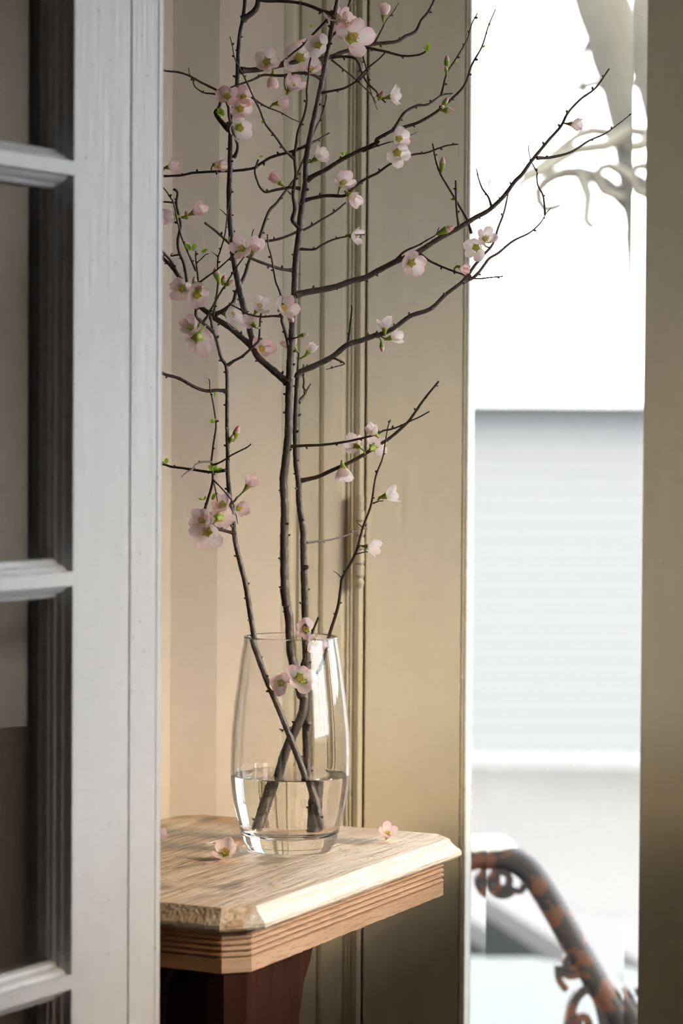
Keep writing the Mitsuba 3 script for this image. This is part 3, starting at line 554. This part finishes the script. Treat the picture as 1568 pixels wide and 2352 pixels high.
def bloom(px, py, size, axis, tint, opening=62, dz=-.004, only=None, petals=range(5)):
    size *= 1.16; L = size * .53 * 3.08 / F; a = np.asarray(axis, float); a /= np.linalg.norm(a); bx, by = px - a[0] * size * .18, py + a[1] * size * .18      # the base lies behind the middle
    sx, sy = bx - a[0] * size * .32, by + a[1] * size * .32
    d, k, i = nearest((sx, sy), only); br, l, dd = lines[k]; D = dd[i] + dz; base = P(bx, by, D); w = camdir(axis)
    fl = blossom(br, base, w, L, tint, opening, petals=petals)
    s0 = base - w * L * .55; p1 = P(l[i][0], l[i][1], dd[i]); gap = np.linalg.norm(s0 - p1)
    if gap > .002:
        c1 = (s0 + p1) / 2 - w * min(.004, gap * .3); pts = spline([s0 + w * L * .1, c1, p1], .002); m = tube(pts, np.linspace(.0011, .0010, len(pts)), 6)
        k_ = obj('pedicel', m, 'calyx_skin', fl, smooth=True, color=colored(m, (.30, .36, .07)))
    return fl
I = 30
FL = '''612 143 54 -.05,-.2,1 .55 70|689 134 72 .1,-.1,1 .45 72|727 106 54 -.3,-.2,.9 .2 64|716 158 46 .3,.2,.5 .6 70|625 186 44 -.1,-1,-.1 .5 40|672 194 52 .4,.6,.6 .5 62|648 236 40 1,.15,.1 .45 50
520 220 50 -.2,.1,1 .65 66|561 222 46 .3,.1,.9 .7 66|555 251 54 .3,-.1,.9 .6 66|553 297 58 .25,-.35,.9 .2 70|396 383 40 .9,.1,.4 .5 50|505 382 46 .5,-.2,.6 .6 40|634 412 44 -.8,.7,.2 .75 36
736 357 48 .75,.5,.2 .3 48|772 36 54 -.1,.6,.7 .45 66|796 52 46 .1,.5,.85 .4 64|813 87 80 .35,.0,.95 .6 70|882 25 42 .1,1,.2 .25 40|908 221 46 1,.15,.25 .3 66|919 318 46 .3,.1,.9 .35 66|914 353 56 .15,-.2,.95 .3 70|1322 286 40 .9,-.1,.35 .3 52
791 418 50 .4,.35,.85 .55 62|812 455 46 .75,-.6,.3 .25 42|817 543 42 .9,-.1,.35 .2 66|456 483 48 .8,.35,.45 .6 46|388 497 48 -.8,.0,.3 .5 46|552 569 52 -.3,.15,.9 .45 62|587 568 48 .5,.5,.5 .4 50
415 664 52 -.25,.0,1 .5 70|455 680 54 .15,-.2,.9 .5 66|435 749 50 -.3,.3,.9 .65 66|453 776 76 .0,-.1,-1 .4 66|534 724 58 .75,-.15,.65 .15 70|596 702 50 .3,.45,.5 .3 60|578 740 44 -.3,.4,-.6 .5 60|655 707 58 .45,.15,.85 .4 64
604 800 52 .35,.1,.9 .75 60|668 788 50 -.3,.4,.4 .45 58|714 801 40 .55,.7,-.1 .1 36|946 606 58 .1,-.2,.95 .55 62|1090 570 54 -.25,-.15,.95 .1 66|1117 546 46 .35,.25,.85 .35 62|1064 617 34 .75,-.35,.5 .65 44|884 744 46 .05,1,.1 .12 56|908 774 44 .9,.2,.1 .15 46
576 1108 46 .6,.75,.1 .5 38|552 1167 44 .5,.1,.85 .5 60|510 1155 48 -.2,.5,.85 .5 64|505 1186 64 .15,.15,-.95 .5 66|463 1195 52 -.25,.0,1 .4 68|477 1224 66 .05,-.15,1 .45 72|812 1021 52 -.45,.2,-.75 .35 60|856 990 42 -.45,.5,.5 .35 56|861 1024 56 .35,.25,-.85 .25 62
788 1088 52 .1,-1,.2 .25 66|898 1136 50 .9,.25,.1 .08 52|855 1256 44 .85,-.05,.45 .05 60|701 1444 50 -.2,.2,.95 .5 66|726 1477 50 .35,-.3,.85 .3 62|644 1569 54 -.2,-.05,1 .5 66|689 1556 64 .1,.0,1 .35 72|708 1566 40 .6,.0,-.5 .3 60'''
for rec in FL.replace('\n', '|').split('|'):
    x, y, s, ax, ti, op = rec.split(); x, y, s, ti, op = map(float, (x, y, s, ti, op))
    bloom(x, y, s, tuple(map(float, ax.split(','))), ti, op, only=(BR,) if y > 1400 and x > 620 else None, dz=-.055 if y > 1500 else -.004)
def bud_mesh(tint):
    b = lathe([(0, -.1), (.22, .0), (.30, .25), (.29, .5), (.2, .78), (.08, .95), (0, 1.0)], 10); k = np.clip((b.vertices[:, 2:] - .1) * 1.4, 0, 1)
    lo, hi = np.array([.85, .80, .55]), np.array([.92, .72, .60]) * (1 - tint) + np.array([.86, .40, .38]) * tint
    return mikit.ply(b, 'calyx_skin', smooth=True, color=lo * (1 - k) + hi * k)
BUDS = [bud_mesh(t) for t in (.1, .55, .9)]
m = lathe([(0, -.55), (.10, -.5), (.16, -.3), (.27, .05), (.32, .3), (.29, .42), (.2, .4), (0, .3)], 10); BCAL = mikit.ply(m, 'calyx_skin', smooth=True, color=colored(m, (.38, .50, .08)))
def bud(px, py, size, axis, kind):
    L = size * 3.08 / F; a = np.asarray(axis, float); a /= np.linalg.norm(a); bx, by = px - a[0] * size * .5, py + a[1] * size * .5; d, k, i = nearest((bx, by)); br, l, dd = lines[k]
    M = np.eye(4); M[:3, 3] = P(bx, by, dd[i] - .002); M = M @ turn_to(camdir(axis), rng.uniform(0, 6)) @ np.diag([L, L, L, 1]); key = free(br + '__bud'); scene[key] = place(BUDS[kind], M); labels[key] = {'label': 'closed pink flower bud' if kind else 'closed greenish bud'}
    scene[key + '__calyx'] = place(BCAL, M)
    s0, p1 = M[:3, 3] - M[:3, 2] * .45, P(l[i][0], l[i][1], dd[i])
    if np.linalg.norm(s0 - p1) > .002: t = tube(spline([s0, (s0 + p1) / 2, p1], .002), .0009, 6); obj('pedicel', t, 'calyx_skin', key, smooth=True, color=colored(t, (.28, .36, .06)))
for b in ((1026, 138, 22, (0, 1, .1), 1), (1024, 158, 14, (-.1, .8, .2), 0), (1024, 232, 20, (.5, .8, .2), 1), (1015, 246, 15, (-.2, .2, .9), 2), (1031, 254, 24, (1, -.1, .2), 1), (1016, 372, 24, (.1, 1, .1), 2), (497, 627, 26, (-.25, .9, .2), 2), (514, 641, 20, (.2, .6, .7), 2), (529, 649, 18, (.8, .5, .3), 2),
          (1030, 526, 30, (.9, .4, .1), 2), (1047, 456, 16, (.6, .1, .6), 0), (700, 769, 17, (.9, .2, .3), 0), (544, 990, 26, (.35, .9, .1), 2), (534, 1004, 18, (.4, .7, .2), 0), (669, 735, 22, (.3, -.5, .6), 1), (877, 800, 18, (.1, -1, .2), 2), (876, 218, 20, (.3, .5, .6), 2), (447, 645, 20, (-.1, 1, .1), 1), (428, 491, 14, (-.2, .8, .4), 2), (460, 663, 22, (.4, .4, .6), 2)): bud(*b)
def leaf_mesh(seed):
    r = np.random.default_rng(seed); v, n, c = [], 8, 5; ph = r.uniform(-.5, .5)
    for i in range(n):
        s = i / (n - 1); W = .30 * math.sin(math.pi * min(1, s * .97 + .03)) ** .8 + .01
        for j in range(c): t = -1 + 2 * j / (c - 1); v.append((W * t, .35 * abs(t) * W + .25 * s * s + ph * .1 * s, s))
    f = [q for i in range(n - 1) for j in range(c - 1) for q in ((i * c + j, i * c + j + 1, (i + 1) * c + j), (i * c + j + 1, (i + 1) * c + j + 1, (i + 1) * c + j))]
    return mikit.ply(trimesh.Trimesh(np.array(v), np.array(f), process=False), 'leaf_skin', smooth=True)
LEAVES = [leaf_mesh(k) for k in range(4)]
def leaf(px, py, size, ax):
    L = size * 3.08 / F; d, k, i = nearest((px, py)); br, l, dd = lines[k]; base = P(px, py, dd[i] - .001); M = np.eye(4); M[:3, 3] = base; M = M @ turn_to(camdir(ax), rng.uniform(0, 6)) @ np.diag([L, L, L, 1])
    key = free(br + '__leaf'); scene[key] = place(LEAVES[rng.randrange(4)], M); labels[key] = {'label': 'fresh green young leaf'}
for x, y, s, n in ((984, 116, 18, 4), (441, 574, 20, 2), (464, 579, 18, 2), (443, 681, 24, 6), (481, 879, 14, 1), (491, 912, 16, 2), (490, 973, 18, 2), (492, 1085, 20, 5), (382, 1067, 16, 2), (466, 1146, 16, 2), (488, 1150, 16, 3), (791, 357, 10, 3), (604, 282, 10, 2), (1119, 60, 10, 1), (1108, 108, 10, 1), (716, 65, 9, 1), (526, 552, 12, 2), (1053, 436, 8, 2), (534, 1040, 10, 1), (594, 362, 10, 2), (400, 852, 8, 1), (430, 886, 8, 1), (515, 265, 22, 3), (1047, 145, 8, 1)):
    for k in range(n): a = rng.uniform(-1.2, 1.2); leaf(x + rng.uniform(-3, 3), y + rng.uniform(-3, 3), s * rng.uniform(.75, 1.1), (math.sin(a) * .9, math.cos(a), rng.uniform(-.2, .9)))

# ------------------------------------------------------------------ fallen blossoms on the table
def on_table(px, py): d = P(px, py, 1.0) - C; return C + d * ((TZ - EYE) / d[2])
for (px, py, size, ax, ti, lab, pet, sp) in ((517, 1976, 60, (-.05, .55, .8), .35, 'fallen pale pink blossom lying on the table left of the vase', range(5), 1.2), (889, 1932, 48, (.12, .6, .75), .55, 'fallen pink blossom lying on the table right of the vase', range(5), .4),
                                             (366, 1942, 40, (.2, .8, .5), .6, 'fallen pink blossom half hidden behind the edge of the white door', range(5), .8)):
    key = free('fallen_blossom'); q = on_table(px, py); L = size * .6 * (q[1]) / F
    blossom(None, q + np.array([0, 0, L * .45]), camdir(ax), L, ti, 58, petals=pet, spin=sp, top=key); labels[key] = dict(label=lab, category='flower')
    low = 9.0
    for k_ in [k for k in scene if k == key or k.startswith(key + '__')]:
        from meshkit import WRITTEN
        vv = WRITTEN[scene[k_]['filename']][0]; mm = np.array(scene[k_]['to_world'].matrix); low = min(low, (vv @ mm[:3, :3].T + mm[:3, 3])[:, 2].min())
    for k_ in [k for k in scene if k == key or k.startswith(key + '__')]:
        scene[k_]['to_world'] = T().translate([0, 0, float(TZ + .0004 - low)]) @ scene[k_]['to_world']
q = on_table(632, 2034); M = np.eye(4); M[:3, 3] = q + [-.006, 0, .0012]; M = M @ trimesh.transformations.rotation_matrix(.3, [0, 0, 1]) @ np.diag([.0135, .0135, .0135, 1])
scene['fallen_petal'] = place(PETALS[(1, 0)], M); labels['fallen_petal'] = dict(label='single pale petal lying on the bare table top in front of the vase', category='petal')
vv = WRITTEN[scene['fallen_petal']['filename']][0]; low = (vv @ M[:3, :3].T + M[:3, 3])[:, 2].min(); scene['fallen_petal']['to_world'] = T().translate([0, 0, float(TZ + .0004 - low)]) @ scene['fallen_petal']['to_world']

# ------------------------------------------------------------------ outdoors
scene['snow'] = two(pr((.72, .73, .74), .8)); scene['plinth'] = two(pr((.2, .2, .2), .8)); scene['asphalt'] = two(pr(lambda p, n, uv: mix((.068, .066, .062), (.086, .083, .078), fbm(p.x * .7, p.y * .25, 0, 3)), .9)); scene['siding'] = two(pr(lambda p, n, uv: mix((.138, .143, .144), (.165, .170, .171), smoothstep(.1, .25, p.z * 5 - dr.floor(p.z * 5))), .7))
scene['iron'] = two(pr(lambda p, n, uv: mix((.009, .009, .012), (.075, .024, .010), smoothstep(.53, .60, fbm(p.x * 34, p.y * 34, p.z * 34, 4))), .45))
scene['tree_bark'] = two(pr(lambda p, n, uv: mix((.045, .043, .032), (.12, .113, .088), fbm(p.x * 6, p.y * 6, p.z * 4, 3)), .9))
scene['car_paint'] = two(pr((.085, .085, .085), .7, specular=.15)); scene['car_paint_pale'] = two(pr((.080, .088, .084), .7, specular=.15)); scene['car_glass'] = two(pr((.012, .014, .014), .6, specular=.3)); scene['tyre'] = two(pr((.03, .03, .03), .8))
GZ = -2.6
obj('street', B(-60, 60, 4.6, 90, GZ - .2, GZ), 'asphalt', kind='structure', label='pale street outside the window')
obj('forecourt', B(-60, 60, -60, 4.6, GZ - .2, GZ), 'asphalt', kind='structure', label='pale ground outside the side of the house')
bd = thing('building', 'pale grey boarded building across the street', 'building')
obj('wall', B(-12, 16, 29.6, 38, GZ, 1.62), 'siding', bd); obj('ledge', B(-12, 16, 29.35, 29.6, GZ, GZ + .12), 'plinth', bd, label='pale plinth'); obj('roof', prism([(-12.4, 29.2), (16.4, 29.2), (16.4, 38.4), (-12.4, 38.4)], 1.62, 1.95), 'snow', bd, label='snowy flat roof')
def car(name, label, D, x0, paint, flip, hs=1.0):
    c = thing(name, label, 'car'); s = -1 if flip else 1; cx = lambda q: x0 + s * q
    body = [(0, .35), (.05, .62), (.25, .80), (1.15, .90), (3.6, .92), (4.15, .85), (4.25, .5), (4.2, .28), (.1, .28)]; roof = [(1.05, .90), (1.75, 1.36), (2.1, 1.43), (3.0, 1.42), (3.5, 1.3), (3.95, .92)]; win = [(1.3, .93), (1.85, 1.32), (2.15, 1.37), (2.95, 1.36), (3.35, 1.26), (3.7, .95)]
    def ex(poly, y0, y1):
        m = trimesh.creation.extrude_polygon(Polygon([(cx(a), z * hs + GZ) for a, z in poly]).buffer(.03).buffer(-.0), y1 - y0, engine='earcut'); v = m.vertices.copy(); m.vertices = np.column_stack([v[:, 0], D + y0 + v[:, 2], v[:, 1]]); m.fix_normals(); return m
    obj('body', ex(body, 0, 1.7), paint, c); obj('roof', ex(roof, .12, 1.58), paint, c); obj('side_window', ex(win, .105, 1.595), 'car_glass', c, label='dark side windows')
    for a in (.85, 3.35):
        w = trimesh.creation.cylinder(.31, 1.66, sections=24); w.apply_transform(trimesh.transformations.rotation_matrix(math.pi / 2, [1, 0, 0])); w.apply_translation((cx(a), D + .85, GZ + .31)); obj('wheel', w, 'tyre', c)
    return c
car('car', 'grey parked car with dark side window, farther from the window behind the rusty railing', 14.0, 2.5, 'car_paint', True, .94)
car('car', 'pale green parked car roof low behind the railing, nearest the window', 10.0, 3.0, 'car_paint_pale', True)
# wrought iron railing on the steps
rl = thing('iron_railing', 'rusty black wrought iron stair railing with scrolls outside the window', 'railing'); RD = 4.45
def px3(s, D=RD): return np.array([P(x, y, D) for x, y in trace(s)])
def flat(pts, w, t, name, lab=None, step=.008):
    """a flat bar of height w and thickness t, bent along a line"""
    q = spline(pts, step); tg = np.gradient(q, axis=0); tg /= np.linalg.norm(tg, axis=1, keepdims=True); nrm = np.cross(tg, Y); nrm /= np.linalg.norm(nrm, axis=1, keepdims=True); v = []
    for a, n_ in zip(q, nrm):
        for du, dv in ((-1, -1), (1, -1), (1, 1), (-1, 1)): v.append(a + n_ * du * w / 2 + Y * dv * t / 2)
    n = len(q); f = []
    for i in range(n - 1):
        for j in range(4): x, y = i * 4 + j, i * 4 + (j + 1) % 4; f += [(x, y, y + 4), (x, y + 4, x + 4)]
    f += [(0, 2, 1), (0, 3, 2), (4 * n - 4, 4 * n - 3, 4 * n - 2), (4 * n - 4, 4 * n - 2, 4 * n - 1)]
    m = trimesh.Trimesh(np.array(v), np.array(f), process=False); m.fix_normals(); return obj(name, m, 'iron', rl, smooth=40, label=lab)
rail = px3('p960,2200 1010,2075 1050,2005 1095,1972 1150,1965 1200,1985 1235,2025 1275,2090 1320,2170 1370,2255 1425,2340 1480,2430')
q = spline(rail, .012); obj('handrail', tube(q, 31 * RD / F, 16, .01), 'iron', rl, smooth=50, label='thick rusty handrail')
sn = q[(q[:, 0] > X(1085, RD)) & (q[:, 0] < X(1200, RD))] + [0, 0, .016]; obj('snow', tube(sn, np.interp(np.linspace(0, 1, len(sn)), [0, .3, .7, 1], [.012, .022, .02, .008]), 12), 'snow', rl, smooth=50, label='cap of snow')
def scroll(cx, cy, r, turns, start, d, tail):
    n = 40; a = np.linspace(0, turns * 2 * math.pi, n); rr = r * (1 - .8 * a / a[-1]); s = [(cx + k * math.cos(start + d * t), cy + k * math.sin(start + d * t)) for k, t in zip(rr, a)]
    return np.array([P(x, y, RD) for x, y in list(tail) + s])
flat(scroll(1150, 2022, 34, 1.6, 0.6, 1, [(1215, 2010), (1195, 2042)]), .012, .03, 'scroll', 'rusty scroll')
flat(scroll(1313, 2210, 32, 1.5, 3.0, -1, [(1300, 2270), (1283, 2250)]), .012, .03, 'scroll', 'rusty scroll')
flat(px3('p1300,2420 1305,2350 1318,2295 1345,2268 1368,2290 1385,2350 1392,2420'), .016, .03, 'hoop', 'rusty hoop')
flat(px3('p1325,2420 1326,2345 1335,2330 1350,2345 1352,2420'), .014, .03, 'hoop', 'rusty hoop')
flat(px3('p1430,2275 1465,2268 1490,2285 1505,2330 1510,2420'), .016, .03, 'hoop', 'rusty hoop')
for x in (1040, 1560): flat(np.array([P(x, 2250, RD), P(x, 2400, RD), P(x, 2700, RD)]), .016, .02, 'baluster')
steps = cat(*[B(-1.6, 1.6, 4.0 + .28 * i, 4.7 + .28 * i, GZ, -.15 - .17 * i) for i in range(3)]); obj('steps', steps, 'asphalt', kind='structure', label='pale stone steps outside')
# the tree outside
tr = thing('tree', 'bare olive-grey tree with looping branches outside the window at the upper right', 'tree'); TD = 7.4
def limb(s, r0, r1, D0=TD, D1=TD, name='branch'):
    q = trace(s); dd = np.linspace(D0, D1, len(q)); p = spline([P(x, y, D) for (x, y), D in zip(q, dd)], .06); obj(name, tube(p, np.linspace(r0, r1, len(p)), 12, .06), 'tree_bark', tr, smooth=60)
limb('p1640,3700 1600,2600 1560,1500 1530,900 1500,500 1470,300 1420,120 1370,-40 1290,-300 1230,-700', .13, .075, name='trunk')
limb('p1505,520 1440,470 1390,420 1330,395 1270,405 1235,440 1250,480 1290,470', .026, .012)
limb('p1500,480 1430,330 1360,300 1300,330 1240,380 1200,400', .02, .009, TD, TD - .3)
limb('p1330,395 1350,450 1345,505 1360,520', .02, .012, TD, TD - .2); limb('p1480,360 1420,250 1370,190 1300,210 1220,180', .02, .008, TD, TD + .5)
limb('p1445,300 1390,335 1320,345 1250,390 1195,420 1210,450', .02, .010, TD - .2, TD - .4); limb('p1460,420 1400,380 1370,400 1385,440 1430,455', .016, .012, TD - .3, TD - .3); limb('p1380,60 1330,140 1345,240 1320,320', .013, .008, TD + .4, TD + .8)
limb('p1390,0 1450,-100 1560,-260', .05, .03, TD, TD + .5)
